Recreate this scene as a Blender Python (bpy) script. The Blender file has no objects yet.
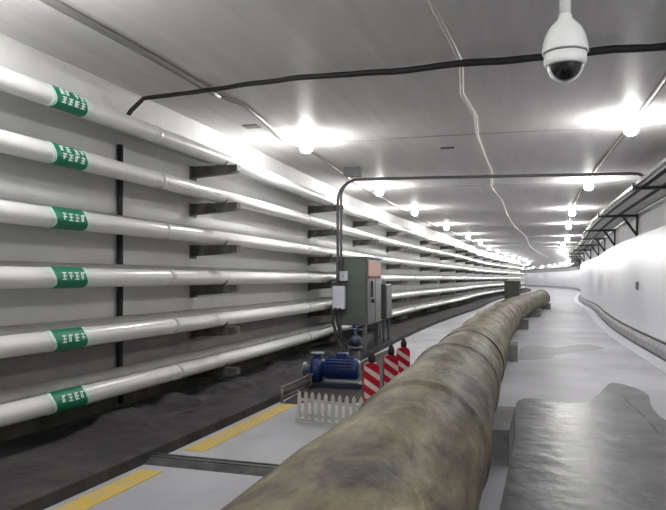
import bpy, bmesh, math, random
from mathutils import Vector, Matrix, noise
random.seed(7)
C = bpy.context.scene
COL = C.collection
E = 1.55            # eye height over the floor
H = 2.17            # ceiling over the eye
# ------------------------------------------------------------------ tunnel centre line
KN = [-14, -6, 0, 6, 12, 18, 25, 33, 42, 55, 70, 90, 130, 200]
HD = [0.37, 0.36551, 0.33324, 0.30097, 0.25669, 0.26595, 0.30621, 0.32594, 0.27389, 0.33118, 0.35888, 0.30052, 0.07014, -0.35]
def interp(x, xs, ys):
    if x <= xs[0]: return ys[0]
    for i in range(1, len(xs)):
        if x <= xs[i]:
            t = (x - xs[i-1]) / (xs[i] - xs[i-1]); return ys[i-1] + t * (ys[i] - ys[i-1])
    return ys[-1]
ST = 0.1
_c = {0: (0.0, 0.0)}
def _build():
    x = y = 0.0
    for i in range(0, 2000):
        h = interp((i + .5) * ST, KN, HD); x += math.sin(h) * ST; y += math.cos(h) * ST; _c[i+1] = (x, y)
    x = y = 0.0
    for i in range(0, -140, -1):
        h = interp((i - .5) * ST, KN, HD); x -= math.sin(h) * ST; y -= math.cos(h) * ST; _c[i-1] = (x, y)
_build()
def heading(s): return interp(s, KN, HD)
def P(s, X, Z):
    """tunnel coordinates (along, across, height over the eye) to world"""
    q = s / ST; i = math.floor(q); t = q - i
    a = _c[i]; b = _c.get(i + 1, a)
    x = a[0] + t * (b[0] - a[0]); y = a[1] + t * (b[1] - a[1]); h = heading(s)
    return Vector((x + X * math.cos(h), y - X * math.sin(h), E + Z))
def steps(s0, s1, d=.5):
    out = [s0]; s = s0
    while True:
        s += d if s < 45 else (1.0 if s < 80 else 2.0)
        if s >= s1 - 1e-6: break
        out.append(s)
    return out + [s1]
# ------------------------------------------------------------------ materials
def mat(name, col, rough=.6, metal=0.0, col2=None, scale=3.0, lo=.4, hi=.65, bump=0.0, bscale=30.0, uv=False, stretch=(1,1,1), emit=0.0, coat=0.0, detail=5, spec=.5):
    m = bpy.data.materials.new(name); m.use_nodes = True
    nt = m.node_tree; b = nt.nodes['Principled BSDF']
    b.inputs['Base Color'].default_value = (*col, 1); b.inputs['Roughness'].default_value = rough
    b.inputs['Metallic'].default_value = metal; b.inputs['Coat Weight'].default_value = coat
    b.inputs['Specular IOR Level'].default_value = spec
    tc = nt.nodes.new('ShaderNodeTexCoord'); mp = nt.nodes.new('ShaderNodeMapping')
    nt.links.new(tc.outputs['UV' if uv else 'Object'], mp.inputs['Vector']); mp.inputs['Scale'].default_value = stretch
    if col2:
        n = nt.nodes.new('ShaderNodeTexNoise'); n.inputs['Scale'].default_value = scale; n.inputs['Detail'].default_value = detail
        n.inputs['Roughness'].default_value = .6
        r = nt.nodes.new('ShaderNodeValToRGB'); r.color_ramp.elements[0].position = lo; r.color_ramp.elements[1].position = hi
        r.color_ramp.elements[0].color = (*col, 1); r.color_ramp.elements[1].color = (*col2, 1)
        nt.links.new(mp.outputs[0], n.inputs['Vector']); nt.links.new(n.outputs[0], r.inputs[0]); nt.links.new(r.outputs[0], b.inputs['Base Color'])
    if bump:
        n2 = nt.nodes.new('ShaderNodeTexNoise'); n2.inputs['Scale'].default_value = bscale; n2.inputs['Detail'].default_value = 4
        bp = nt.nodes.new('ShaderNodeBump'); bp.inputs['Strength'].default_value = bump; bp.inputs['Distance'].default_value = .02
        nt.links.new(mp.outputs[0], n2.inputs['Vector']); nt.links.new(n2.outputs[0], bp.inputs['Height']); nt.links.new(bp.outputs[0], b.inputs['Normal'])
    if emit:
        b.inputs['Emission Color'].default_value = (1, .985, .95, 1); b.inputs['Emission Strength'].default_value = emit
    return m
M = {}
M['ceiling'] = mat('ceiling_paint', (.70,.69,.69), .58, col2=(.78,.77,.765), scale=.9, uv=True, stretch=(6,.5,1), bump=.08, bscale=1.6)
_nt = M['ceiling'].node_tree; _b = _nt.nodes['Principled BSDF']; _b.inputs['Anisotropic'].default_value = .9; _b.inputs['Anisotropic Rotation'].default_value = .25
_t = _nt.nodes.new('ShaderNodeTangent'); _t.direction_type = 'UV_MAP'; _nt.links.new(_t.outputs[0], _b.inputs['Tangent'])
M['wall'] = mat('wall_paint', (.67,.67,.66), .6, col2=(.74,.74,.73), scale=1.2, uv=True, bump=.1, bscale=6)
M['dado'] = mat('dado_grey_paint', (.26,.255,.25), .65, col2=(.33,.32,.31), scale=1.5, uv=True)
M['plinth'] = mat('wall_plinth_concrete', (.10,.10,.075), .8, col2=(.19,.18,.14), scale=2.2, uv=True, bump=.3)
M['ledge'] = mat('ledge_dirt', (.028,.026,.028), .8, spec=.2, col2=(.065,.062,.062), scale=1.6, uv=True, bump=.5, bscale=12)
M['panel'] = mat('cladding_white', (.80,.80,.86), .35, col2=(.84,.84,.89), scale=2, uv=True, stretch=(.15,2,1), bump=.06, bscale=3)
M['upperwall'] = mat('upper_wall_shaded_grey', (.66,.66,.68), .6, col2=(.72,.72,.74), scale=1.2, uv=True)  # bare upper wall; its grey also takes in shade from the cable trays
M['floor'] = mat('floor_concrete', (.37,.37,.405), .6, spec=.3, col2=(.52,.52,.56), scale=.8, lo=.35, hi=.62, uv=True, bump=.12, bscale=9, stretch=(1,.7,1))
M['damp'] = mat('damp_concrete', (.29,.29,.315), .6, spec=.3, col2=(.34,.34,.365), scale=1.5)
M['gutter'] = mat('gutter_concrete', (.24,.23,.25), .6, col2=(.31,.30,.33), scale=3, uv=True)
M['darkline'] = mat('dark_skirting', (.05,.05,.055), .6)
M['whiteline'] = mat('white_floor_paint', (.62,.62,.68), .5, col2=(.48,.48,.53), scale=5, lo=.5, hi=.75, uv=True)
M['yellow'] = mat('yellow_floor_paint', (.66,.47,.10), .55, col2=(.50,.44,.27), scale=6, lo=.48, hi=.72)
M['pipe'] = mat('white_pipe_paint', (.80,.80,.79), .28, col2=(.70,.70,.68), scale=4, lo=.5, hi=.8)
M['backpipe'] = mat('shaded_white_pipe_paint', (.42,.42,.415), .45, col2=(.50,.50,.49), scale=3)  # white pipes behind the front row, their shade put into the grey
M['collar'] = mat('pipe_collar', (.62,.62,.60), .4)
M['bracket'] = mat('bracket_dark_steel', (.07,.068,.062), .6, col2=(.13,.125,.11), scale=8)
M['green'] = mat('green_label', (.004,.20,.105), .45)
M['flap'] = mat('label_white_edge', (.70,.86,.78), .45)
M['mint'] = mat('label_lettering', (.80,.95,.88), .5)
M['black'] = mat('black_cable_rubber', (.012,.011,.011), .55, bump=.4, bscale=20)
M['conduit'] = mat('dark_grey_conduit', (.10,.10,.105), .45, .2)
M['paleconduit'] = mat('pale_conduit', (.50,.49,.47), .45)
M['midconduit'] = mat('grey_conduit', (.26,.25,.24), .5)
M['lampbase'] = mat('lamp_base_grey', (.25,.25,.25), .5)
M['bulb'] = mat('lit_bulb', (1,1,1), .3, emit=330)
M['steel'] = mat('galvanised_tray', (.62,.62,.62), .28, .5, col2=(.5,.5,.49), scale=6)
M['traybottom'] = mat('tray_bottom_dull', (.36,.36,.33), .5, .2, col2=(.46,.46,.43), scale=3)
M['traydark'] = mat('tray_bracket_dark', (.04,.04,.042), .55, .2)
M['housing'] = mat('camera_housing_white', (.85,.87,.87), .3)
M['smoked'] = mat('smoked_dome', (.010,.009,.010), .08, coat=.5)
M['seam'] = mat('camera_seam_grey', (.22,.22,.22), .5)
M['cabinet'] = mat('cabinet_grey_green', (.105,.12,.108), .5, col2=(.09,.10,.092), scale=3)
M['cabdoor'] = mat('cabinet_door_grey', (.20,.215,.21), .4, .3, col2=(.15,.165,.16), scale=5)
M['pink'] = mat('warning_pink', (.72,.42,.36), .6)
M['maroon'] = mat('warning_maroon', (.14,.03,.03), .6)
M['whitebox'] = mat('white_plastic', (.68,.70,.78), .35)
M['blue'] = mat('pump_blue', (.006,.02,.11), .35, col2=(.01,.04,.18), scale=6, coat=.3)
M['bluedark'] = mat('pump_dark_blue', (.012,.02,.06), .45)
M['flange'] = mat('flange_steel', (.42,.45,.50), .35, .6)
M['greyiron'] = mat('grey_iron', (.12,.12,.14), .5)
M['red'] = mat('barrier_red', (.50,.008,.03), .35)
M['stripe'] = mat('barrier_white_stripe', (.85,.70,.66), .4)
M['rubber'] = mat('black_rubber', (.015,.013,.013), .5)
M['fence'] = mat('fence_white_plastic', (.55,.55,.51), .5, col2=(.45,.45,.41), scale=8)
M['rail'] = mat('steel_rail', (.30,.27,.28), .35, .6, col2=(.16,.11,.11), scale=10)
M['concrete'] = mat('saddle_concrete', (.17,.17,.17), .7, col2=(.26,.26,.26), scale=5, bump=.3)
M['plate'] = mat('dark_ramp', (.045,.045,.05), .5, col2=(.10,.10,.10), scale=6)
M['darkbox'] = mat('dark_green_box', (.045,.05,.04), .6)
M['joint'] = mat('ceiling_joint', (.36,.355,.35), .6)
M['patch'] = mat('ceiling_patch', (.20,.20,.16), .7)
# big rusty pipe: brown-olive wrap with mottling
def big_pipe_mat():
    m = bpy.data.materials.new('wrapped_rusty_pipe'); m.use_nodes = True
    nt = m.node_tree; b = nt.nodes['Principled BSDF']; b.inputs['Roughness'].default_value = .62
    tc = nt.nodes.new('ShaderNodeTexCoord'); mp = nt.nodes.new('ShaderNodeMapping'); nt.links.new(tc.outputs['UV'], mp.inputs[0])
    mp.inputs['Scale'].default_value = (1.15, .42, 1)
    n = nt.nodes.new('ShaderNodeTexNoise'); n.inputs['Scale'].default_value = 3.6; n.inputs['Detail'].default_value = 9; n.inputs['Roughness'].default_value = .66; n.inputs['Distortion'].default_value = .5
    r = nt.nodes.new('ShaderNodeValToRGB'); cr = r.color_ramp
    cr.elements[0].position = .37; cr.elements[0].color = (.024,.018,.011, 1)
    cr.elements[1].position = .66; cr.elements[1].color = (.27,.245,.16, 1)
    e = cr.elements.new(.45); e.color = (.082,.062,.034, 1)
    e = cr.elements.new(.57); e.color = (.145,.13,.068, 1)
    nt.links.new(mp.outputs[0], n.inputs['Vector']); nt.links.new(n.outputs[0], r.inputs[0])
    n3 = nt.nodes.new('ShaderNodeTexNoise'); n3.inputs['Scale'].default_value = .55; n3.inputs['Detail'].default_value = 3
    mx = nt.nodes.new('ShaderNodeMix'); mx.data_type = 'RGBA'; mx.blend_type = 'MIX'
    r3 = nt.nodes.new('ShaderNodeValToRGB'); r3.color_ramp.elements[0].position = .5; r3.color_ramp.elements[1].position = .85
    nt.links.new(mp.outputs[0], n3.inputs['Vector']); nt.links.new(n3.outputs[0], r3.inputs[0]); nt.links.new(r3.outputs[0], mx.inputs[0])
    nt.links.new(r.outputs[0], mx.inputs[6]); mx.inputs[7].default_value = (.15,.135,.05,1)
    nt.links.new(mx.outputs[2], b.inputs['Base Color'])
    n2 = nt.nodes.new('ShaderNodeTexNoise'); n2.inputs['Scale'].default_value = 5; n2.inputs['Detail'].default_value = 6
    bp = nt.nodes.new('ShaderNodeBump'); bp.inputs['Strength'].default_value = .9; bp.inputs['Distance'].default_value = .035
    nt.links.new(mp.outputs[0], n2.inputs['Vector']); nt.links.new(n2.outputs[0], bp.inputs['Height']); nt.links.new(bp.outputs[0], b.inputs['Normal'])
    return m
M['bigpipe'] = big_pipe_mat()
def wet_mat():
    m = mat('wet_concrete', (.095,.095,.107), .36, col2=(.15,.15,.165), scale=1.3, lo=.4, hi=.62, uv=False, bump=.8, bscale=3.5, spec=.08)
    return m
M['wet'] = wet_mat()
# ------------------------------------------------------------------ mesh helpers
def tag(o, label=None, cat=None, group=None, kind=None):
    if label: o['label'] = label
    if cat: o['category'] = cat
    if group: o['group'] = group
    if kind: o['kind'] = kind
    return o
def thing(name, label, cat, loc=(0,0,0), rotz=0, group=None):
    o = bpy.data.objects.new(name, None); COL.objects.link(o); o.location = loc; o.rotation_euler = (0,0,rotz); o.empty_display_size = .1
    return tag(o, label, cat, group)
def wloc(o):
    v = Vector((0,0,0))
    while o: v = v + o.location; o = o.parent
    return v
def obj(name, bm, m, parent=None, smooth=False, world=False):
    """link bm as one object; world=True: bm is in world coordinates and is moved to its own origin"""
    if world:
        if parent: off = wloc(parent)
        else:
            v = [x.co for x in bm.verts]
            off = Vector((v[0].x, v[0].y, min(c.z for c in v)))
        bmesh.ops.translate(bm, verts=bm.verts, vec=-off)
    bmesh.ops.recalc_face_normals(bm, faces=bm.faces)
    me = bpy.data.meshes.new(name); bm.to_mesh(me); bm.free()
    if smooth:
        for p in me.polygons: p.use_smooth = True
    ms = m if isinstance(m, (list, tuple)) else [m]
    for k in ms: me.materials.append(M[k])
    o = bpy.data.objects.new(name, me); COL.objects.link(o)
    if world and not parent: o.location = off
    if parent: o.parent = parent
    return o
def struct(name, bm, m): return tag(obj(name, bm, m, world=True), kind='structure')
def box(bm, x0, x1, y0, y1, z0, z1, bev=0.0, mi=0):
    vs = [bm.verts.new((x,y,z)) for z in (z0,z1) for y in (y0,y1) for x in (x0,x1)]
    fs = [bm.faces.new([vs[i] for i in f]) for f in ((0,2,3,1),(4,5,7,6),(0,1,5,4),(2,6,7,3),(0,4,6,2),(1,3,7,5))]
    for f in fs: f.material_index = mi
    if bev:
        es = list({e for f in fs for e in f.edges})
        bmesh.ops.bevel(bm, geom=es, offset=bev, segments=2, affect='EDGES', profile=.5)
    return bm
def tube(bm, pts, r, n=12, cap=True, mi=0):
    """round tube through world points, r a number or list"""
    pts = [Vector(p) for p in pts]; rings = []; up = None
    for i, p in enumerate(pts):
        d = (pts[min(i+1, len(pts)-1)] - pts[max(i-1, 0)]).normalized()
        if up is None:
            up = Vector((0,0,1)) if abs(d.z) < .9 else Vector((1,0,0))
        a = (up - d * up.dot(d)).normalized(); b = d.cross(a); up = a
        rr = r[i] if isinstance(r, (list, tuple)) else r
        rings.append([bm.verts.new(p + (a * math.cos(2*math.pi*k/n) + b * math.sin(2*math.pi*k/n)) * rr) for k in range(n)])
    for A, B in zip(rings, rings[1:]):
        for k in range(n):
            f = bm.faces.new((A[k], A[(k+1)%n], B[(k+1)%n], B[k])); f.smooth = True; f.material_index = mi
    if cap:
        bm.faces.new(rings[0][::-1]).material_index = mi; bm.faces.new(rings[-1]).material_index = mi
    return bm
def lathe(bm, prof, n=24, c=(0,0,0), axis='z', mi=0):
    """prof: list of (radius, height)"""
    rings = []
    for r, z in prof:
        ring = []
        for k in range(n):
            a = 2*math.pi*k/n; u, v = r*math.cos(a), r*math.sin(a)
            q = {'z': (u, v, z), 'x': (z, u, v), 'y': (u, z, v)}[axis]
            ring.append(bm.verts.new(Vector(q) + Vector(c)))
        rings.append(ring)
    for A, B in zip(rings, rings[1:]):
        for k in range(n):
            f = bm.faces.new((A[k], A[(k+1)%n], B[(k+1)%n], B[k])); f.smooth = True; f.material_index = mi
    bm.faces.new(rings[0][::-1]).material_index = mi; bm.faces.new(rings[-1]).material_index = mi
    return bm
def sweep(bm, prof, s0, s1, d=.5, mi=0):
    """closed cross-section [(X,Z)...] swept along the tunnel, UV = (perimeter, along)"""
    uv = bm.loops.layers.uv.verify(); ss = steps(s0, s1, d); n = len(prof)
    per = [0]
    for i in range(n):
        a, b = prof[i], prof[(i+1) % n]; per.append(per[-1] + math.hypot(a[0]-b[0], a[1]-b[1]))
    rings = [[bm.verts.new(P(s, X, Z)) for X, Z in prof] for s in ss]
    for j in range(len(ss)-1):
        for k in range(n):
            f = bm.faces.new((rings[j][k], rings[j][(k+1)%n], rings[j+1][(k+1)%n], rings[j+1][k])); f.material_index = mi
            for l, q in zip(f.loops, ((per[k], ss[j]), (per[k+1], ss[j]), (per[k+1], ss[j+1]), (per[k], ss[j+1]))): l[uv].uv = q
    bm.faces.new(rings[0][::-1]); bm.faces.new(rings[-1])
    return bm
def rect(x0, x1, z0, z1): return [(x0,z0), (x1,z0), (x1,z1), (x0,z1)]
def stube(bm, path, r, n=12, d=.5):
    """tube through tunnel points [(s,X,Z)...] resampled along the curve"""
    pts = []; rs = []
    for i in range(len(path)-1):
        a, b = path[i], path[i+1]
        L = max(1, int(abs(b[0]-a[0]) / (d if b[0] < 60 else 2*d)))
        for k in range(L):
            t = k / L; pts.append(P(*(a[j] + t*(b[j]-a[j]) for j in range(3))))
            rs.append(r)
    pts.append(P(*path[-1])); rs.append(r)
    return tube(bm, pts, rs, n)
def dup(root, loc, rotz, label, name=None):
    r = root.copy(); COL.objects.link(r); r.location = loc; r.rotation_euler = (0,0,rotz); r['label'] = label
    for ch in list(root.children):
        c = ch.copy(); COL.objects.link(c); c.parent = r
        for g in list(ch.children):
            dd = g.copy(); COL.objects.link(dd); dd.parent = c
    return r
NB = bmesh.new
ORD = ['first','second','third','fourth','fifth','sixth','seventh','eighth','ninth','tenth','eleventh','twelfth','thirteenth','fourteenth','fifteenth','sixteenth','seventeenth','eighteenth','nineteenth','twentieth','twenty-first','twenty-second','twenty-third','twenty-fourth','twenty-fifth','twenty-sixth']
# ------------------------------------------------------------------ the tunnel shell
S0, S1 = -12, 195
WL, WR = -4.75, 2.35
struct('floor', sweep(NB(), rect(WL-.25, WR+.25, -E-.2, -E), S0, S1), 'floor')
struct('ceiling', sweep(NB(), rect(WL-.25, WR+.25, H, H+.2), S0, S1), 'ceiling')
struct('wall_left', sweep(NB(), rect(WL-.2, WL, -.60, H), S0, S1), 'wall')
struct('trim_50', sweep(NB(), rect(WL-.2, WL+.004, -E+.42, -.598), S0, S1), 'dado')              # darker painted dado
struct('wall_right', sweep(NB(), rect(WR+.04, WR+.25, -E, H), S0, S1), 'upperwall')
b_ = NB(); box(b_, -5.2, 3.2, -.1, .1, 0, E+H)
w = tag(obj('wall_back', b_, 'wall'), kind='structure'); w.location = P(S0, 0, -E); w.rotation_euler.z = -heading(S0)
b_ = NB(); box(b_, -5.2, 3.2, -.1, .1, 0, E+H)
w = tag(obj('wall_far', b_, 'panel'), kind='structure'); w.location = P(S1, 0, -E); w.rotation_euler.z = -heading(S1)
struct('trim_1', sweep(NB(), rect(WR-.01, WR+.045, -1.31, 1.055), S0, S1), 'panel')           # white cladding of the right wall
struct('trim_2', sweep(NB(), rect(WL-.2, WL+.03, -E, -E+.44), S0, S1), 'plinth')               # concrete foot of the left wall
struct('trim_3', sweep(NB(), [(WL+.02,-E-.01),(-3.33,-E-.01),(-3.35,-E+.085),(-3.39,-E+.10),(WL+.02,-E+.105)], S0, S1), 'ledge')
struct('trim_4', sweep(NB(), [(2.21,-E-.01),(WR+.04,-E-.01),(WR+.04,-1.30),(WR-.05,-1.315),(2.25,-1.40),(2.225,-E+.03)], S0, S1), 'gutter')
struct('baseboard_right', sweep(NB(), rect(WR-.035, WR+.04, -1.33, -1.27), S0, S1), 'darkline')
struct('trim_5', sweep(NB(), rect(2.17, 2.23, -E-.01, -E+.02), S0, S1), 'darkline')
n_ = 6
for s in (10.75, 16.7, 23.2, 29.6, 38.0, 45, 52):                                              # joints across the ceiling
    b_ = NB(); box(b_, -3.6, 2.3, -.03, .03, -.006, .01)
    o = tag(obj('trim_%d' % n_, b_, 'joint'), kind='structure'); n_ += 1
    o.location = P(s, 0, H); o.rotation_euler.z = -heading(s)
# ------------------------------------------------------------------ floor markings, wet patch
tag(obj('floor_line', sweep(NB(), rect(1.86, 2.15, -E-.003, -E+.004), S0, 110), 'whiteline', world=True),
    'wide white painted line on the floor beside the right gutter', 'floor line')
for a, b, lb in ((-2.0, 4.95, 'worn yellow painted floor line in the near left corner, before the dark ramp'),
                 (5.65, 8.15, 'yellow painted floor line from the dark ramp up to the picket fence')):
    tag(obj('floor_line', sweep(NB(), rect(-3.26, -3.06, -E-.003, -E+.004), a, b), 'yellow', world=True), lb, 'floor line', None)
def blob(name, pts, z, m, label, cat, th=.004):
    bm = NB(); 
    # smooth closed outline
    out = []
    n = len(pts)
    for i in range(n):
        p0, p1, p2, p3 = (pts[(i+k-1) % n] for k in range(4))
        for t in (0, .25, .5, .75):
            out.append(tuple(.5*((2*p1[j]) + (-p0[j]+p2[j])*t + (2*p0[j]-5*p1[j]+4*p2[j]-p3[j])*t*t + (-p0[j]+3*p1[j]-3*p2[j]+p3[j])*t**3) for j in (0,1)))
    top = [bm.verts.new(P(s, X, z+th)) for s, X in out]; bot = [bm.verts.new(P(s, X, z-.002)) for s, X in out]
    bm.faces.new(top); bm.faces.new(bot[::-1])
    for i in range(len(out)):
        j = (i+1) % len(out); bm.faces.new((bot[i], bot[j], top[j], top[i]))
    return tag(obj(name, bm, m, world=True), label, cat)
blob('wet_patch', [(2.0,-.42),(4.5,-.42),(7.0,-.44),(9.2,-.46),(9.35,-.1),(9.15,.2),(9.5,.42),(10.2,.62),(11.1,.84),(10.9,1.05),(10.2,1.2),(9.2,1.1),(8.4,1.12),(8.3,1.35),(7.9,1.7),(7.2,1.82),(4,1.83),(2.0,1.8)], -E, 'wet',
     'dark wet patch with wavy edge on the floor at lower right, beside the big pipe', 'puddle')
blob('damp_stain', [(13.9,-.48),(15.0,-.46),(16.3,-.42),(16.9,-.1),(16.5,.3),(17.2,.7),(17.5,1.1),(16.6,1.35),(16.0,1.0),(15.4,.55),(14.9,.25),(14.3,.1)], -E, 'damp',
     'faint grey damp stain across the right lane beyond the large wet patch', 'puddle', .003)
# ------------------------------------------------------------------ service pipes on the left wall
RP = .091; XP = -4.325
PZ = [1.612, 1.108, .541, .007, -.555, -1.107]
LEVEL = ['topmost', 'second highest', 'third highest', 'fourth highest', 'fifth highest', 'lowest']
def glyph(bm, s, th, R, zc, w, h, bold=.011):
    """strokes of one small character wrapped on the pipe surface; s along, th angle"""
    def patch(s0, s1, t0, t1):
        def q(ss, tt, rr): return P(ss, XP + rr*math.cos(tt), zc + rr*math.sin(tt))
        vs = [bm.verts.new(q(a, b, c)) for c in (R-.002, R+.003) for a, b in ((s0,t0),(s1,t0),(s1,t1),(s0,t1))]
        for f in ((0,1,2,3),(7,6,5,4),(0,4,5,1),(1,5,6,2),(2,6,7,3),(3,7,4,0)): bm.faces.new([vs[i] for i in f])
    bw = bold / R
    k = random.choice((0,1,2,3))
    patch(s, s+w, th + h*.5 - bw/2, th + h*.5 + bw/2)
    if k != 1: patch(s+w*.1, s+w*.95, th - bw/2, th + bw/2)
    if k in (0, 2): patch(s, s+w, th - h*.5 - bw/2, th - h*.5 + bw/2)
    patch(s+w*.5-bold/2, s+w*.5+bold/2, th - h*.5, th + h*.5)
    if k in (1, 2): patch(s, s+bold, th - h*.5, th + h*.5)
for i, z in enumerate(PZ):
    t = thing('service_pipe', 'long white service pipe with green label, %s of the six on the left wall' % LEVEL[i], 'pipe', P(-3, XP, z), 0, 'white service pipes on the left wall')
    obj('pipe_body', stube(NB(), [(-3, XP, z), (118, XP, z)], RP, 18), 'pipe', t, world=True)
    for s in (6.9 + .1*i, 12.6, 18.7, 24.8, 31):
        obj('coupling', tube(NB(), [P(s, XP, z), P(s+.07, XP, z)], RP+.007, 18), 'collar', t, world=True)
    # the label: a sleeve with slanted wavy white ends
    sa, sb, R = 5.15, 5.58, RP + .005
    slant = (.05, .05, .03, .0, -.03, -.05)[i]
    def sleeve(sx0, sx1, R, t0=-1.5, t1=1.9, nn=16):
        bm = NB(); g = []
        for k in range(nn+1):
            th = t0 + (t1-t0)*k/nn; w1 = .035*math.sin((th-t0)/(t1-t0)*2*math.pi + .6) + .05*(k/nn-.5)
            row = []
            for j in range(5):
                ss = sx0 + (sx1-sx0)*j/4 + w1
                row.append([bm.verts.new(P(ss, XP + rr*math.cos(th), z + rr*math.sin(th))) for rr in (R-.004, R)])
            g.append(row)
        for k in range(nn):
            for j in range(4):
                bm.faces.new((g[k][j][1], g[k][j+1][1], g[k+1][j+1][1], g[k+1][j][1]))
                bm.faces.new((g[k][j][0], g[k+1][j][0], g[k+1][j+1][0], g[k][j+1][0]))
            for j, sgn in ((0, 1), (4, 1)):
                bm.faces.new((g[k][j][0], g[k][j][1], g[k+1][j][1], g[k+1][j][0]))
        for k in (0, nn):
            for j in range(4): bm.faces.new((g[k][j][0], g[k][j][1], g[k][j+1][1], g[k][j+1][0]))
        return bm
    sl = obj('label_sleeve', sleeve(sa, sb, R+.002), 'green', t, world=True); sl['label'] = 'green label sleeve with pale lettering'
    obj('sleeve_edge', sleeve(sa-.05, sa, R), 'flap', sl, world=True)
    obj('sleeve_edge', sleeve(sb, sb+.07, R), 'flap', sl, world=True)
    rows = ((.50, .045), (-.22, .045)) if i < 2 else ((.10 if i == 2 else .15 if i < 5 else .35, .055),)
    for ri, (th, hh) in enumerate(rows):
        for k in range(4):
            if i < 2 and ri == 0: so = (.05, .13, .25, .33)[k]
            else: so = .07 + .088*k
            gb = NB(); glyph(gb, sa + so, th, R+.004, z, .052, hh/R); obj('lettering', gb, 'mint', sl, world=True)
for i, z in enumerate(PZ):
    tag(obj('shaded_pipe', stube(NB(), [(-3, -4.575, z+.055), (118, -4.575, z+.055)], .09, 14), 'backpipe', world=True),
        'shade-grey pipe close to the left wall, behind the %s white service pipe' % LEVEL[i], 'pipe', 'shade-grey pipes behind the service pipes')
# brackets
SB = [3.9, 8.7, 14.2, 18.2, 22.5, 28.4, 33.2, 38.6, 44, 49.5, 55, 61, 67]
proto = None
for ci, s in enumerate(SB):
    for i, z in enumerate(PZ):
        if ci == 0: continue
        lb = 'dark steel arm under the %s service pipe, %s bracket column from the camera' % (LEVEL[i], ORD[ci-1])
        loc = P(s, WL, z - RP - .05); rz = -heading(s)
        if proto is None:
            proto = thing('pipe_bracket', lb, 'bracket', loc, rz, 'pipe brackets on the left wall')
            b_ = NB(); L = .68
            vs = []
            for y in (-.06, .06):
                vs.append([b_.verts.new(q) for q in ((0,y,-.10),(L-.08,y,-.06),(L,y,-.03),(L,y,.048),(0,y,.048))])
            b_.faces.new(vs[0]); b_.faces.new(vs[1][::-1])
            for k in range(5): b_.faces.new((vs[0][k], vs[0][(k+1)%5], vs[1][(k+1)%5], vs[1][k]))
            obj('arm', b_, 'bracket', proto)
            obj('wall_plate', box(NB(), 0, .015, -.09, .09, -.13, .05), 'bracket', proto)
            b_ = NB(); pts = [Vector((.425+ (RP+.008)*math.cos(a), 0, .05+RP+(RP+.008)*math.sin(a))) for a in [math.radians(200+14*k) for k in range(11)]]
            obj('saddle_strap', tube(b_, pts, .008, 6), 'bracket', proto)
        else: dup(proto, loc, rz, lb)
# vertical black cable on the left wall, cable over the ceiling
zc = H - .095
cab = [(6.80,2.3,zc),(6.80,2.2,zc-.01),(6.85,1.4,zc),(6.85,.92,zc-.01),(6.83,.3,zc),(6.87,-.4,zc-.01),(6.85,-1.0,zc),(6.90,-1.6,zc-.01),(6.85,-2.2,zc),(6.85,-2.66,zc),(6.95,-3.3,zc),(7.05,-3.9,zc),(7.10,-4.35,zc),(7.1,-4.56,zc-.01),(7.0,-4.66,zc-.16),(6.9,-4.69,zc-.3)]
b_ = NB(); n = len(cab); pts = []; rr = []
for i in range(n-1):
    for k in range(4):
        t = k/4; a, c = cab[i], cab[i+1]; p = P(*(a[j]+t*(c[j]-a[j]) for j in range(3)))
        p.z += .012*noise.noise(p*3); pts.append(p); X = a[1]+t*(c[1]-a[1])
        rr.append((.026 + .011*min(1, max(0, (X+3.6)/3.5)))*(1+.15*noise.noise(p*5)))
pts.append(P(*cab[-1])); rr.append(.028)
tag(obj('black_cable', tube(b_, pts, rr, 10), 'black', world=True), 'thick black cable crossing the whole ceiling behind the dome camera', 'cable')
b_ = NB(); zz = [1.50, 1.2, .8, .4, 0, -.4, -.8, -1.2, -1.40]
tag(obj('black_cable', tube(b_, [P(6.85+.006*math.sin(k*2), -4.712, q) for k, q in enumerate(zz)], [.034]*9, 10), 'black', world=True),
    'black cable hanging straight down the left wall behind the white pipes', 'cable')
# ------------------------------------------------------------------ conduits on the ceiling
def conduit(name, path, r, m, label, n=8, world=True):
    return tag(obj(name, stube(NB(), path, r, n), m, world=True), label, 'conduit')
zl = H - .03
conduit('ceiling_conduit', [(4.4,-.98,zl),(5.5,-.98,zl),(7,-.94,zl),(8.2,-1.06,zl),(9.4,-1.0,zl),(10.75,-1.07,zl),(12.5,-1.05,zl),(14.5,-.99,zl),(17,-1.1,zl),(20,-.95,zl),(24.7,-1.03,zl),(30,-1.12,zl),(36.5,-1.04,zl),(50,-1,zl),(72,-.84,zl)], .022, 'paleconduit',
        'thin pale wavering conduit down the middle of the ceiling')
za = H - .036
conduit('ceiling_trunking', [(2.5,-3.78,za),(6,-3.77,za),(7.3,-3.8,za),(7.5,-3.8,za)], .036, 'midconduit', 'wide grey trunking at the upper left of the ceiling, ending at the black cable')
conduit('ceiling_conduit', [(7.5,-3.8,za),(8.0,-3.7,zl),(9.4,-3.86,zl),(10.2,-3.98,zl),(11.6,-3.86,zl),(15,-4.0,zl),(21,-4.0,zl),(28,-4.1,zl),(45,-4.1,zl)], .022, 'midconduit',
        'thin grey conduit along the left side of the ceiling past the left row of lamps')
conduit('ceiling_conduit', [(3,1.1,zl),(8,1.1,zl),(10.3,1.05,zl),(14.9,1.0,zl),(40,.95,zl),(60,.95,zl)], .03, 'midconduit', 'grey conduit running under the right row of ceiling lamps')
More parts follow.
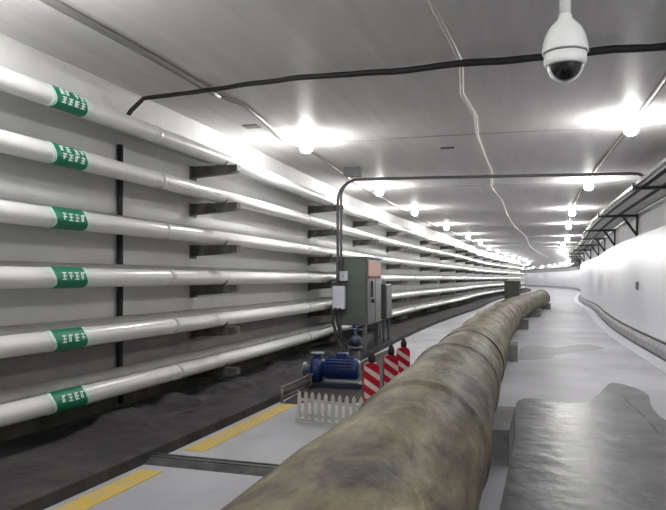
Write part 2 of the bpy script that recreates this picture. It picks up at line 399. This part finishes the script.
# pair of dark conduits crossing the ceiling and dropping to the cabinet
zb = 1.965
def bent(off, r):
    pts = []
    X0, Zt, sc, R = -3.93 - off*.0, zb, 14.6, .62
    p = [(sc, 1.9, zb-.0), (sc, X0 + R, zb)]
    for s_, X_, Z_ in p: pts.append(P(s_, X_, Z_))
    return pts
SC = 13.62
for k, (dx, dr, s_) in enumerate(((0, 0, SC), (.075, .13, SC-.03))):
    pts = []
    R = .42 - dr*.6; xv = -3.97 + dx
    zt = zb - .0
    if k == 0:
        for X in (1.98, 1.9, 1.8): pass
        pts += [P(13.9, 1.79, 1.80), P(14.0, 1.76, 1.88), P(14.1, 1.68, zt-.02), P(14.15, 1.55, zt)]
        for q in range(12): pts.append(P(14.15 + (s_-14.15)*min(1,q/11), 1.4 + (xv+R-1.4)*q/12, zt))
    else: pts += [P(s_, -2.9, zt), P(s_, -3.2, zt)]
    for a in range(0, 91, 15):
        t = math.radians(a); pts.append(P(s_, xv + R - R*math.sin(t), zt - R + R*math.cos(t)))
    zend = -.10 if k == 0 else .16
    for q in range(1, 8): pts.append(P(s_ , xv , zt - R + (zend - zt + R)*q/7))
    t = tag(obj('drop_conduit', tube(NB(), pts, .030 if k == 0 else .026, 10), 'conduit', world=True),
        ('long dark conduit crossing the ceiling and dropping to the white meter box' if k == 0 else
         'short dark conduit with a bend, close beside the long crossing conduit above the cabinet'), 'conduit')
o = thing('junction_box', 'small dark junction box where the crossing conduits meet the left ceiling', 'box', P(SC-.08, -3.62, H-.17), -heading(SC))
obj('box_body', box(NB(), -.16, .16, -.16, .02, 0, .17, .01), 'conduit', o); obj('box_lid', box(NB(), -.17, .17, -.18, -.16, .0, .17), 'conduit', o)
o = thing('pipe_clamp', 'small dark clamp holding the dropping conduit at the topmost white pipe', 'clamp', P(SC-.0, -3.99, 1.38), -heading(SC))
obj('clamp_body', box(NB(), -.10, .12, .03, .07, 0, .09, .01), 'traydark', o)
# ------------------------------------------------------------------ ceiling lamps
def make_lamp(label, group):
    t = thing('ceiling_lamp', label, 'lamp', (0,0,0), 0, group)
    obj('base_plate', lathe(NB(), [(.075,0),(.075,-.04),(.06,-.055)], 20), 'lampbase', t)
    obj('lamp_collar', lathe(NB(), [(.055,-.05),(.06,-.055),(.06,-.075),(.05,-.08)], 16), 'housing', t)
    obj('bulb', lathe(NB(), [(.001,-.245),(.05,-.238),(.082,-.21),(.095,-.17),(.09,-.13),(.07,-.095),(.048,-.079)], 20), 'bulb', t)
    return t
lamp0 = None
rows = [('right', 1.0, [1.2, 10.2, 16.3, 22.9, 29, 37.6, 44.5, 50, 55, 60, 65, 70, 75, 80, 85, 90, 95, 100, 106, 112, 118, 124, 132, 140, 150, 160, 172, 184]),
        ('left', -3.62, [-2.5, 3.6, 10.3, 16.1, 21.3, 28, 34.5, 41, 48, 55, 61, 67, 73, 79, 85, 91, 97, 104, 111, 118, 126, 136, 150, 164, 178])]
for side, X, ls in rows:
    vis = 0
    for s in ls:
        if s < 5: lb = 'bulb lamp on the %s side of the ceiling overhead, %s' % (side, 'behind the camera' if s < 2 else 'just out of view above')
        else:
            lb = ('nearest lamp' if vis == 0 else '%s lamp' % (ORD[vis] if vis < 26 else 'very last')) + ' from the camera in the %s row of lit ceiling bulbs' % side; vis += 1
        loc = P(s, X, H)
        if lamp0 is None:
            lamp0 = make_lamp(lb, 'ceiling bulbs'); lamp0.location = loc; lamp0.rotation_euler.z = -heading(s); 
        else: dup(lamp0, loc, -heading(s), lb)
# ------------------------------------------------------------------ small ceiling plates
for s, X, lb in ((11.75, -1.62, 'tiny dark slotted plate on the ceiling left of the pale middle conduit'),
                 (9.3, -4.12, 'small greenish patch plate on the ceiling near the left lamps')):
    o = thing('ceiling_plate', lb, 'plate', P(s, X, H-.02), -heading(s))
    obj('plate_body', box(NB(), -.11, .11, -.09 if X < -2 else -.03, .09 if X < -2 else .03, 0, .022), 'patch' if X < -2 else 'traydark', o)
# ------------------------------------------------------------------ dome camera
cam_at = Vector((1.157, 3.5, 0)); zb_ = E + .975
o = thing('dome_camera', 'white dome security camera hanging from the ceiling on a pole', 'security camera', (cam_at.x, cam_at.y, zb_), 0)
top = E + H - zb_
b_ = NB(); lathe(b_, [(.0275, .31), (.0275, top-.02)], 24); obj('pole', b_, 'housing', o)
b_ = NB(); lathe(b_, [(.06, top-.02), (.06, top)], 24); obj('ceiling_flange', b_, 'housing', o)
b_ = NB(); lathe(b_, [(.027,.34),(.032,.335),(.034,.318),(.046,.305),(.066,.285),(.083,.262),(.096,.235),(.105,.205),(.110,.175),(.112,.155),(.112,.149),(.108,.147)], 40); obj('housing', b_, 'housing', o)
b_ = NB(); lathe(b_, [(.103,.140),(.103,.147)], 40); obj('seam_ring', b_, 'seam', o)
b_ = NB(); lathe(b_, [(.092,.082),(.098,.088),(.102,.10),(.103,.141),(.09,.142)], 40); obj('lower_collar', b_, 'housing', o)
# white cradle on the back and sides of the smoked ball
b_ = NB()
rs = 30
for rad, mi in ((.088, 0),):
    g = []
    for j in range(9):
        el = math.radians(-88 + j*(88)/8)
        row = []
        for k in range(rs+1):
            az = math.radians(-35 + 225*k/rs)
            row.append(b_.verts.new((rad*math.cos(el)*math.cos(az), rad*math.cos(el)*math.sin(az), .088 + rad*math.sin(el))))
        g.append(row)
    for j in range(8):
        for k in range(rs): f = b_.faces.new((g[j][k], g[j][k+1], g[j+1][k+1], g[j+1][k])); f.smooth = True
cr = obj('cradle', b_, 'housing', o)
md = cr.modifiers.new('thick', 'SOLIDIFY'); md.thickness = .006
b_ = NB(); bmesh.ops.create_uvsphere(b_, u_segments=32, v_segments=20, radius=.078, matrix=Matrix.Translation((-.004,-.008,.088)))
obj('smoked_dome', b_, 'smoked', o, smooth=True)
# ------------------------------------------------------------------ right wall: cable trays and brackets
def tray(x0, x1, z, label, ncab):
    t = thing('cable_tray', label, 'cable tray', P(2, x0, z), 0, 'cable trays on the right wall')
    obj('tray_bottom', sweep(NB(), rect(x0, x1, z, z+.012), 2, 150), 'traybottom', t, world=True)
    obj('side_rail', sweep(NB(), rect(x0-.010, x0+.006, z-.015, z+.07), 2, 150), 'traydark', t, world=True)
    obj('side_rail', sweep(NB(), rect(x1-.006, x1+.010, z-.015, z+.07), 2, 150), 'traydark', t, world=True)
    for k in range(ncab):
        X = x0 + .09 + (x1-x0-.18)*k/max(1, ncab-1)
        tag(obj('tray_cable', stube(NB(), [(2, X, z+.045), (150, X, z+.045)], .028, 8), 'black', world=True),
            'black cable lying in the %s cable tray, %s from its aisle side' % ('outer' if x0 < 1.9 else 'wall-side', ORD[k]), 'cable', 'cables in the trays')
    return t
tray(1.66, 1.90, 1.60, 'outer cable tray along the right wall, between the shiny tube and the inner tray', 2)
tray(1.98, 2.27, 1.60, 'inner cable tray close against the right wall', 2)
tag(obj('metal_tube', stube(NB(), [(2, 1.575, 1.645), (150, 1.575, 1.645)], .045, 14), 'steel', world=True), 'shiny pale metal tube running beside the cable trays at the upper right', 'pipe')
tag(obj('edge_rail', sweep(NB(), rect(1.475, 1.495, 1.60, 1.66), 2, 150), 'traydark', world=True), 'thin dark rail along the aisle edge of the brackets at upper right', 'rail')
SR = [7.6, 13.2, 19.0, 24.6, 29.8, 35.5, 41.5, 47.5, 54, 60, 66, 72, 78, 85, 92]
pr = None
for k, s in enumerate(SR):
    lb = 'dark steel bracket with slanting strut under the right cable trays, %s from the camera' % ORD[k]
    loc = P(s, WR, 1.598); rz = -heading(s)
    if pr is None:
        pr = thing('tray_bracket', lb, 'bracket', loc, rz, 'brackets under the cable trays')
        obj('arm', box(NB(), -.90, .0, -.03, .03, -.055, .0), 'traydark', pr)
        b_ = NB(); tube(b_, [(-.32,0,-.03), (.01,0,-.52)], .032, 4); obj('strut', b_, 'traydark', pr)
        obj('wall_plate', box(NB(), -.012, .03, -.06, .06, -.56, .02), 'traydark', pr)
        obj('end_stub', box(NB(), -.91, -.88, -.03, .03, -.055, .07), 'traydark', pr)
    else: dup(pr, loc, rz, lb)
o = thing('wall_socket', 'small grey socket fixed on the white right wall', 'socket', P(18.6, WR-.012, -.28), -heading(18.6))
obj('socket_body', box(NB(), -.05, 0, -.08, .08, 0, .20, .01), 'greyiron', o); obj('socket_cover', box(NB(), -.06, -.05, -.06, .06, .03, .16, .004), 'greyiron', o)
# ------------------------------------------------------------------ the big wrapped pipe
RB, ZB = .435, -1.07
KO = [1, 4, 7, 10, 14, 19, 25, 32, 39]; OF = [-.75, -.867, -1.007, -1.059, -1.049, -.917, -.793, -.56, -.30]
def off(s):
    # smooth interpolation
    i = 0
    while i < len(KO)-2 and s > KO[i+1]: i += 1
    def m(j):
        a, b = max(0, j-1), min(len(KO)-1, j+1); return (OF[b]-OF[a])/(KO[b]-KO[a])
    h = KO[i+1]-KO[i]; t = (s-KO[i])/h; t = max(0, min(1, t))
    return (2*t**3-3*t*t+1)*OF[i] + (t**3-2*t*t+t)*h*m(i) + (-2*t**3+3*t*t)*OF[i+1] + (t**3-t*t)*h*m(i+1)
o = thing('main_pipe', 'huge brown wrapped main pipe lying along the middle of the tunnel floor', 'pipe', P(1.6, off(1.6), -E))
bm = NB(); uv = bm.loops.layers.uv.verify(); n = 56
ss = [1.6 + .06*k for k in range(int((20-1.6)/.06))]; s = 20
while s < 39: ss.append(s); s += .2
rings = []
for s in ss:
    c = P(s, off(s), ZB); hd = heading(s); ring = []
    lap = (s*.83) % 1.0
    band = .010*(1-lap)                                 # overlapping wraps
    for k in range(n):
        a = 2*math.pi*k/n
        lapk = ((s + .10*math.sin(a+.7)) / 2.6 + .35) % 1.0
        rr = RB*(1 + .045*noise.noise(Vector((s*.9, math.cos(a)*1.2, math.sin(a)*1.2))) + .012*noise.noise(Vector((s*3, math.cos(a)*3, math.sin(a)*3+5)))) + (.018*(1-lapk)**6) - .004
        X = math.cos(a)*rr; Z = math.sin(a)*rr
        ring.append(bm.verts.new(c + Vector((X*math.cos(hd), -X*math.sin(hd), Z))))
    rings.append(ring)
for j in range(len(rings)-1):
    for k in range(n):
        f = bm.faces.new((rings[j][k], rings[j][(k+1)%n], rings[j+1][(k+1)%n], rings[j+1][k])); f.smooth = True
        a0, a1 = 2*math.pi*k/n*RB, 2*math.pi*(k+1)/n*RB
        for l, q in zip(f.loops, ((a0, ss[j]), (a1, ss[j]), (a1, ss[j+1]), (a0, ss[j+1]))): l[uv].uv = q
bm.faces.new(rings[0]); bm.faces.new(rings[-1])
obj('pipe_shell', bm, 'bigpipe', o, world=True)
def band(s, w=.05, ex=.026):
    pts = [P(s + w*k/2, off(s), ZB) for k in range(3)]
    return tube(NB(), pts, RB+ex, 40)
for s in (8.6, 21.0): obj('strap', band(s, .03, .008), 'bigpipe', o, world=True)
obj('end_flange', tube(NB(), [P(38.9, off(38.9), ZB), P(39.05, off(39), ZB)], RB+.03, 32), 'darkbox', o, world=True)
# concrete saddles
SS = [(5.95, 7.05), (13.5, 14.3), (22.0, 22.9), (29.3, 30.2), (36.6, 37.6)]
for k, (a, b) in enumerate(SS):
    c = (a+b)/2; L = (b-a)/2
    t = thing('pipe_saddle', 'low pale concrete support block under the big brown pipe, %s from the camera' % ORD[k], 'support block', P(c, off(c), -E), -heading(c), 'concrete blocks under the main pipe')
    bm = NB(); zc_ = ZB + E; R_ = RB + .0; W = .56; HT = .30; prof = [(-W, 0), (W, 0), (W, HT)]
    hw = math.sqrt(max(0, R_*R_ - (zc_-HT)**2))
    a0 = math.atan2(HT - zc_, hw)
    prof.append((hw, HT))
    for q in range(1, 12):
        an = a0 + (-math.pi - 2*a0)*q/12
        prof.append((R_*math.cos(an), max(.02, zc_ + R_*math.sin(an))))
    prof += [(-hw, HT), (-W, HT)]
    A = [bm.verts.new((x, -L, z)) for x, z in prof]; B = [bm.verts.new((x, L, z)) for x, z in prof]
    for i in range(len(prof)): j = (i+1) % len(prof); bm.faces.new((A[i], A[j], B[j], B[i]))
    bm.faces.new(A[::-1]); bm.faces.new(B)
    obj('block', bm, 'concrete', t)
# ------------------------------------------------------------------ cabinet by the left wall
h_ = -heading(14.5)
o = thing('control_cabinet', 'tall grey-green electrical control cabinet standing on legs before the white pipes', 'cabinet', P(14.5, -3.72, -E), h_)
z0, z1 = .60, 1.96
obj('body', box(NB(), -.33, .30, -.72, .72, z0, z1, .012), 'cabinet', o)
d = obj('door', box(NB(), .30, .325, -.68, .68, z0+.03, z1-.03, .006), 'cabdoor', o)
obj('handle', box(NB(), .325, .36, -.38, -.30, 1.16, 1.50, .008), 'traydark', d)
obj('lock_lever', box(NB(), .325, .375, -.34, -.22, 1.05, 1.13, .01), 'traydark', d)
obj('door_seam', box(NB(), .324, .330, .02, .05, z0+.05, z1-.05), 'traydark', d)
sg = obj('warning_sign', box(NB(), .326, .336, -.66, .55, 1.60, 1.90), 'pink', d); sg['label'] = 'pink warning sign with a dark lower band'
obj('sign_band', box(NB(), .326, .339, -.66, .55, 1.54, 1.60), 'maroon', d)
obj('rain_lip', box(NB(), -.35, .35, -.74, .74, z1, z1+.025, .005), 'cabinet', o)
for x in (-.27, .25):
    for y in (-.66, .64): obj('leg', box(NB(), x-.035, x+.035, y-.035, y+.035, 0, z0, .004), 'greyiron', o)
obj('crossbar', box(NB(), -.27, .25, -.69, -.66, .12, .18), 'greyiron', o)
o = thing('side_cabinet', 'narrow grey cabinet on thin legs directly behind the control cabinet', 'cabinet', P(16.1, -3.56, -E), h_)
obj('body', box(NB(), -.16, .16, -.35, .35, .62, 1.42, .01), 'cabinet', o); obj('door', box(NB(), .16, .175, -.32, .32, .65, 1.39), 'cabdoor', o)
for y in (-.30, .30): obj('leg', box(NB(), .08, .13, y-.03, y+.03, 0, .62), 'greyiron', o)
for y in (-.30, .30): obj('leg', box(NB(), -.13, -.08, y-.03, y+.03, 0, .62), 'greyiron', o)
o = thing('meter_box', 'white plastic meter box on the camera side of the grey cabinet', 'box', P(13.72, -3.93, -.62), h_)
obj('case', box(NB(), -.15, .10, -.12, .0, .0, .47, .02), 'whitebox', o); obj('cover_lip', box(NB(), -.16, .11, -.10, -.02, .47, .50, .005), 'traydark', o)
o = thing('switch_box', 'small white switch box above the meter box on the cabinet corner', 'box', P(13.77, -3.88, -.05), h_)
obj('case', box(NB(), -.08, .09, -.08, .0, .0, .20, .01), 'whitebox', o); obj('toggle', box(NB(), -.02, .02, -.10, -.08, .06, .12), 'flange', o)
for k, (x0, x1) in enumerate(((-4.0,-3.62),(-3.93,-3.50),(-4.02,-3.8))):
    pts = [P(13.6, x0+.0, -.60), P(13.45, x0-.02, -.85), P(13.35, x0+.08, -1.1), P(13.2, x1-.04, -1.35), P(12.9, x1, -E+.115 if x1 < -3.47 else -E+.03)]
    tag(obj('loose_cable', tube(NB(), pts, .022, 8), 'black', world=True), 'black cable hanging out of the white meter box, %s of three' % ('left', 'right', 'middle')[k if k < 2 else 2], 'cable', 'cables under the meter box')
# ------------------------------------------------------------------ blue pump
hp = -heading(10)
o = thing('water_pump', 'dark blue water pump with motor lying on the floor behind the picket fence', 'pump', P(9.7, -2.99, -E), hp)
obj('base_frame', box(NB(), -.40, .42, -.16, .16, 0, .07, .008), 'bluedark', o)
obj('motor', lathe(NB(), [(.05,-.16),(.13,-.155),(.15,-.13),(.152,.30),(.13,.335),(.06,.35)], 28, (0,0,.26), 'x'), 'blue', o)
for k in range(10):
    a = math.radians(18 + 16*k); b_ = NB()
    c1 = Vector((0, -math.cos(a)*.152, .26 + math.sin(a)*.152)); c2 = Vector((0, -math.cos(a)*.172, .26 + math.sin(a)*.172))
    tube(b_, [(-.11, c2.y, c2.z), (.28, c2.y, c2.z)], .012, 4); f_ = obj('cooling_fin', b_, 'blue', o)
obj('volute', lathe(NB(), [(.08,-.36),(.17,-.34),(.19,-.29),(.19,-.24),(.16,-.19),(.07,-.16)], 28, (0,0,.24), 'x'), 'blue', o)
obj('inlet_flange', lathe(NB(), [(.06,-.48),(.10,-.48),(.10,-.455),(.065,-.45),(.065,-.36)], 20, (0,0,.24), 'x'), 'flange', o)
b_ = NB(); tube(b_, [(-.27,0,.38),(-.27,0,.46)], .06, 16); obj('outlet_pipe', b_, 'blue', o)
obj('terminal_box', box(NB(), .02, .18, -.08, .08, .40, .49, .012), 'blue', o)
b_ = NB(); lathe(b_, [(.10,.46),(.10,.485)], 20, (-.27,0,0)); obj('outlet_flange', b_, 'flange', o)
o = thing('pipe_elbow', 'upright grey iron pipe piece with blue valve behind the blue pump', 'valve', P(11.6, -3.15, -E), hp)
b_ = NB(); tube(b_, [(0,0,0),(0,0,.36)], .085, 18); obj('pipe_stub', b_, 'greyiron', o)
b_ = NB(); lathe(b_, [(.13,.36),(.13,.40)], 20); obj('flange', b_, 'greyiron', o)
b_ = NB(); lathe(b_, [(.07,.40),(.10,.44),(.10,.54),(.05,.58),(.02,.60),(.02,.70)], 20); obj('valve_body', b_, 'bluedark', o)
b_ = NB(); tube(b_, [(.10*math.cos(a*math.pi/6), .10*math.sin(a*math.pi/6), .69) for a in range(13)], .010, 6); obj('hand_wheel', b_, 'blue', o)
blob('dark_patch', [(8.3,-3.28),(8.4,-2.9),(8.35,-2.5),(8.9,-2.2),(10,-2.15),(11.5,-2.3),(12.6,-2.5),(14,-2.9),(15.2,-3.2),(12,-3.3)], -E, 'ledge',
     'dark patch on the floor under the blue pump and before the cabinet', 'stain', .0035)  # plain dark tone laid over the floor around the pump
# steel rails beside the ledge
o = thing('steel_guard_rail', 'low two-bar steel rail standing along the dark ledge left of the fence', 'rail', P(8.2, -3.28, -E), 0)
for z in (.06, .19): obj('bar', stube(NB(), [(8.2,-3.28,-E+z),(10.6,-3.28,-E+z)], .016, 8), 'rail', o, world=True)
for s in (8.22, 9.4, 10.58): obj('post', tube(NB(), [P(s,-3.28,-E), P(s,-3.28,-E+.20)], .016, 8), 'rail', o, world=True)
# rubble on the ledge
bm = NB(); random.seed(3)
NS, NX = 130, 26; g = []; lo = []
for i in range(NS+1):
    row = []; rl = []
    for j in range(NX+1):
        q = 5.3 + 8.5*i/NS; X = -4.60 + 1.02*j/NX
        ed = min(1, min(i, NS-i)/8) * min(1, min(j, NX-j)/4)
        hgt = max(0, .05 + .10*noise.noise(Vector((q*1.6, X*2.2, 0))) + .05*noise.noise(Vector((q*5, X*6, 2))) + .02*noise.noise(Vector((q*14, X*14, 4)))) * ed
        row.append(bm.verts.new(P(q, X, -E + .10 + hgt))); rl.append(bm.verts.new(P(q, X, -E + .08)))
    g.append(row); lo.append(rl)
for i in range(NS):
    for j in range(NX):
        bm.faces.new((g[i][j], g[i][j+1], g[i+1][j+1], g[i+1][j])); bm.faces.new((lo[i][j], lo[i+1][j], lo[i+1][j+1], lo[i][j+1]))
for i in range(NS):
    for j in (0, NX): bm.faces.new((g[i][j], g[i+1][j], lo[i+1][j], lo[i][j]))
for j in range(NX):
    for i in (0, NS): bm.faces.new((g[i][j], lo[i][j], lo[i][j+1], g[i][j+1]))
tag(obj('rubble', bm, 'ledge', world=True), 'dark rubble and dirt strewn on the ledge below the lowest white pipe', 'rubble', kind='stuff')
# dark ramp across the left floor
hr = -heading(5.3)
o = thing('cable_ramp', 'dark low ramp strip crossing the pale floor between the ledge and the big pipe', 'cable ramp', P(5.25, -2.4, -E), hr-.03)
bm = NB(); A = []; B = []
prof = [(-.17,0),(.17,0),(.08,.035),(-.08,.035)]
for y, z in prof: A.append(bm.verts.new((-1.0, y, z))); B.append(bm.verts.new((.96, y, z)))
for i in range(4): j = (i+1)%4; bm.faces.new((A[i],A[j],B[j],B[i]))
bm.faces.new(A); bm.faces.new(B[::-1]); obj('ramp_body', bm, 'plate', o)
for y in (-.045, .045): obj('ridge', box(NB(), -1.0, .96, y-.012, y+.012, .034, .044), 'plate', o)
# ------------------------------------------------------------------ picket fence
def arb(loc, a): return loc, a
pA = P(7.32, -2.76, -E); pB = P(6.98, -1.62, -E); dv = pB - pA; Lf = dv.length
o = thing('picket_fence', 'small white plastic picket fence standing on the floor before the blue pump', 'fence', pA, math.atan2(dv.y, dv.x))
npk = 14
for k in range(npk):
    x = .02 + (Lf-.04)*k/(npk-1); w = .021; bm = NB(); hh = .315
    pr_ = [(x-w,.0),(x+w,.0),(x+w,hh-.03),(x,hh),(x-w,hh-.03)]
    A = [bm.verts.new((a,-.008,z)) for a, z in pr_]; B = [bm.verts.new((a,.004,z)) for a, z in pr_]
    for i in range(5): j = (i+1)%5; bm.faces.new((A[i],A[j],B[j],B[i]))
    bm.faces.new(A[::-1]); bm.faces.new(B); obj('picket', bm, 'fence', o)
for z in (.055, .215): obj('rail', box(NB(), 0, Lf, .004, .018, z-.015, z+.015), 'fence', o)
obj('foot', box(NB(), -.01, Lf+.01, -.03, .03, 0, .012), 'fence', o)
# ------------------------------------------------------------------ red and white barriers
def barrier(u, d, label, first=None, tilt=0):
    x = (u-333)*d/702.4; loc = (x, d, 0)
    if first: return dup(first, loc, tilt, label)
    t = thing('traffic_delineator', label, 'barrier', loc, tilt, 'red and white barriers')
    W, D, Ht, zb0 = .092, .055, .56, .05
    obj('base', box(NB(), -.14, .14, -.12, .12, 0, zb0, .01), 'rubber', t)
    prof = [(-W,zb0),(W,zb0),(W,Ht-.05),(W*.72,Ht-.01),(W*.35,Ht),(-W*.35,Ht),(-W*.72,Ht-.01),(-W,Ht-.05)]
    bm = NB(); A = [bm.verts.new((a,-D,z)) for a, z in prof]; B = [bm.verts.new((a,D,z)) for a, z in prof]; n = len(prof)
    for i in range(n): j = (i+1)%n; bm.faces.new((A[i],A[j],B[j],B[i]))
    bm.faces.new(A[::-1]); bm.faces.new(B); obj('board', bm, 'red', t)
    for k, zc_ in enumerate((.13, .29, .45)):
        bm = NB(); hgt = .07; dr = .135
        q = [(-W,zc_+dr/2-hgt/2),(W,zc_-dr/2-hgt/2),(W,zc_-dr/2+hgt/2),(-W,zc_+dr/2+hgt/2)]
        q = [(a, min(Ht-.02, max(zb0, z))) for a, z in q]
        A = [bm.verts.new((a,-D-.004,z)) for a, z in q]; B = [bm.verts.new((a,-D+.002,z)) for a, z in q]
        for i in range(4): j = (i+1)%4; bm.faces.new((A[i],A[j],B[j],B[i]))
        bm.faces.new(A[::-1]); bm.faces.new(B); obj('stripe', bm, 'stripe', t)
    bm = NB(); lathe(bm, [(.03,Ht-.005),(.04,Ht+.01),(.045,Ht+.06),(.03,Ht+.10),(.02,Ht+.13),(.012,Ht+.135)], 16, (.01,0,0)); obj('top_knob', bm, 'rubber', t)
    return t
b0 = barrier(371, 8.26, 'red and white striped board barrier nearest the camera, beside the picket fence', tilt=.12)
barrier(390.5, 9.1, 'middle of the three red and white striped barriers beside the big pipe', b0, .10)
barrier(403, 10.1, 'farthest of the three red and white striped barriers, next to the big pipe', b0, .05)
for k, (a, b) in enumerate((((9.9,.86),(9.2,.87)), ((8.9,.89),(8.5,.92)), ((8.2,.93),(7.7,.93)))):
    blob('floor_crack', [(a[0],a[1]-.012),(a[0],a[1]+.012),(b[0],b[1]+.015),(b[0],b[1]-.015)], -E+.004, 'darkline', 'short dark dash in the floor of the wet patch, %s of three in line' % ('farthest','middle','nearest')[k], 'floor crack', .002)
# ------------------------------------------------------------------ dark box far down beside the pipe
o = thing('pump_box', 'dark box standing far off beside the end of the big pipe', 'box', P(33.0, -1.42, -E), -heading(33))
obj('body', box(NB(), -.33, .33, -.4, .4, 0, 1.38, .02), 'darkbox', o); obj('lid', box(NB(), -.36, .36, -.43, .43, 1.38, 1.43), 'darkbox', o)
# ------------------------------------------------------------------ camera, world, view
cd = bpy.data.cameras.new('camera'); co = bpy.data.objects.new('camera', cd); COL.objects.link(co)
co.location = (0, 0, E); co.rotation_euler = (math.pi/2, 0, 0)
cd.sensor_fit = 'HORIZONTAL'; cd.sensor_width = 36; cd.lens = 702.4/666*36; cd.shift_y = 23.4/666; cd.clip_start = .05; cd.clip_end = 500
C.camera = co
wd = bpy.data.worlds.new('world'); wd.use_nodes = True; wd.node_tree.nodes['Background'].inputs[0].default_value = (.5,.5,.52,1); wd.node_tree.nodes['Background'].inputs[1].default_value = .05
C.world = wd
C.view_settings.view_transform = 'Standard'; C.view_settings.look = 'None'; C.view_settings.gamma = 1; C.view_settings.use_curve_mapping = False
C.view_settings.exposure = 0.2
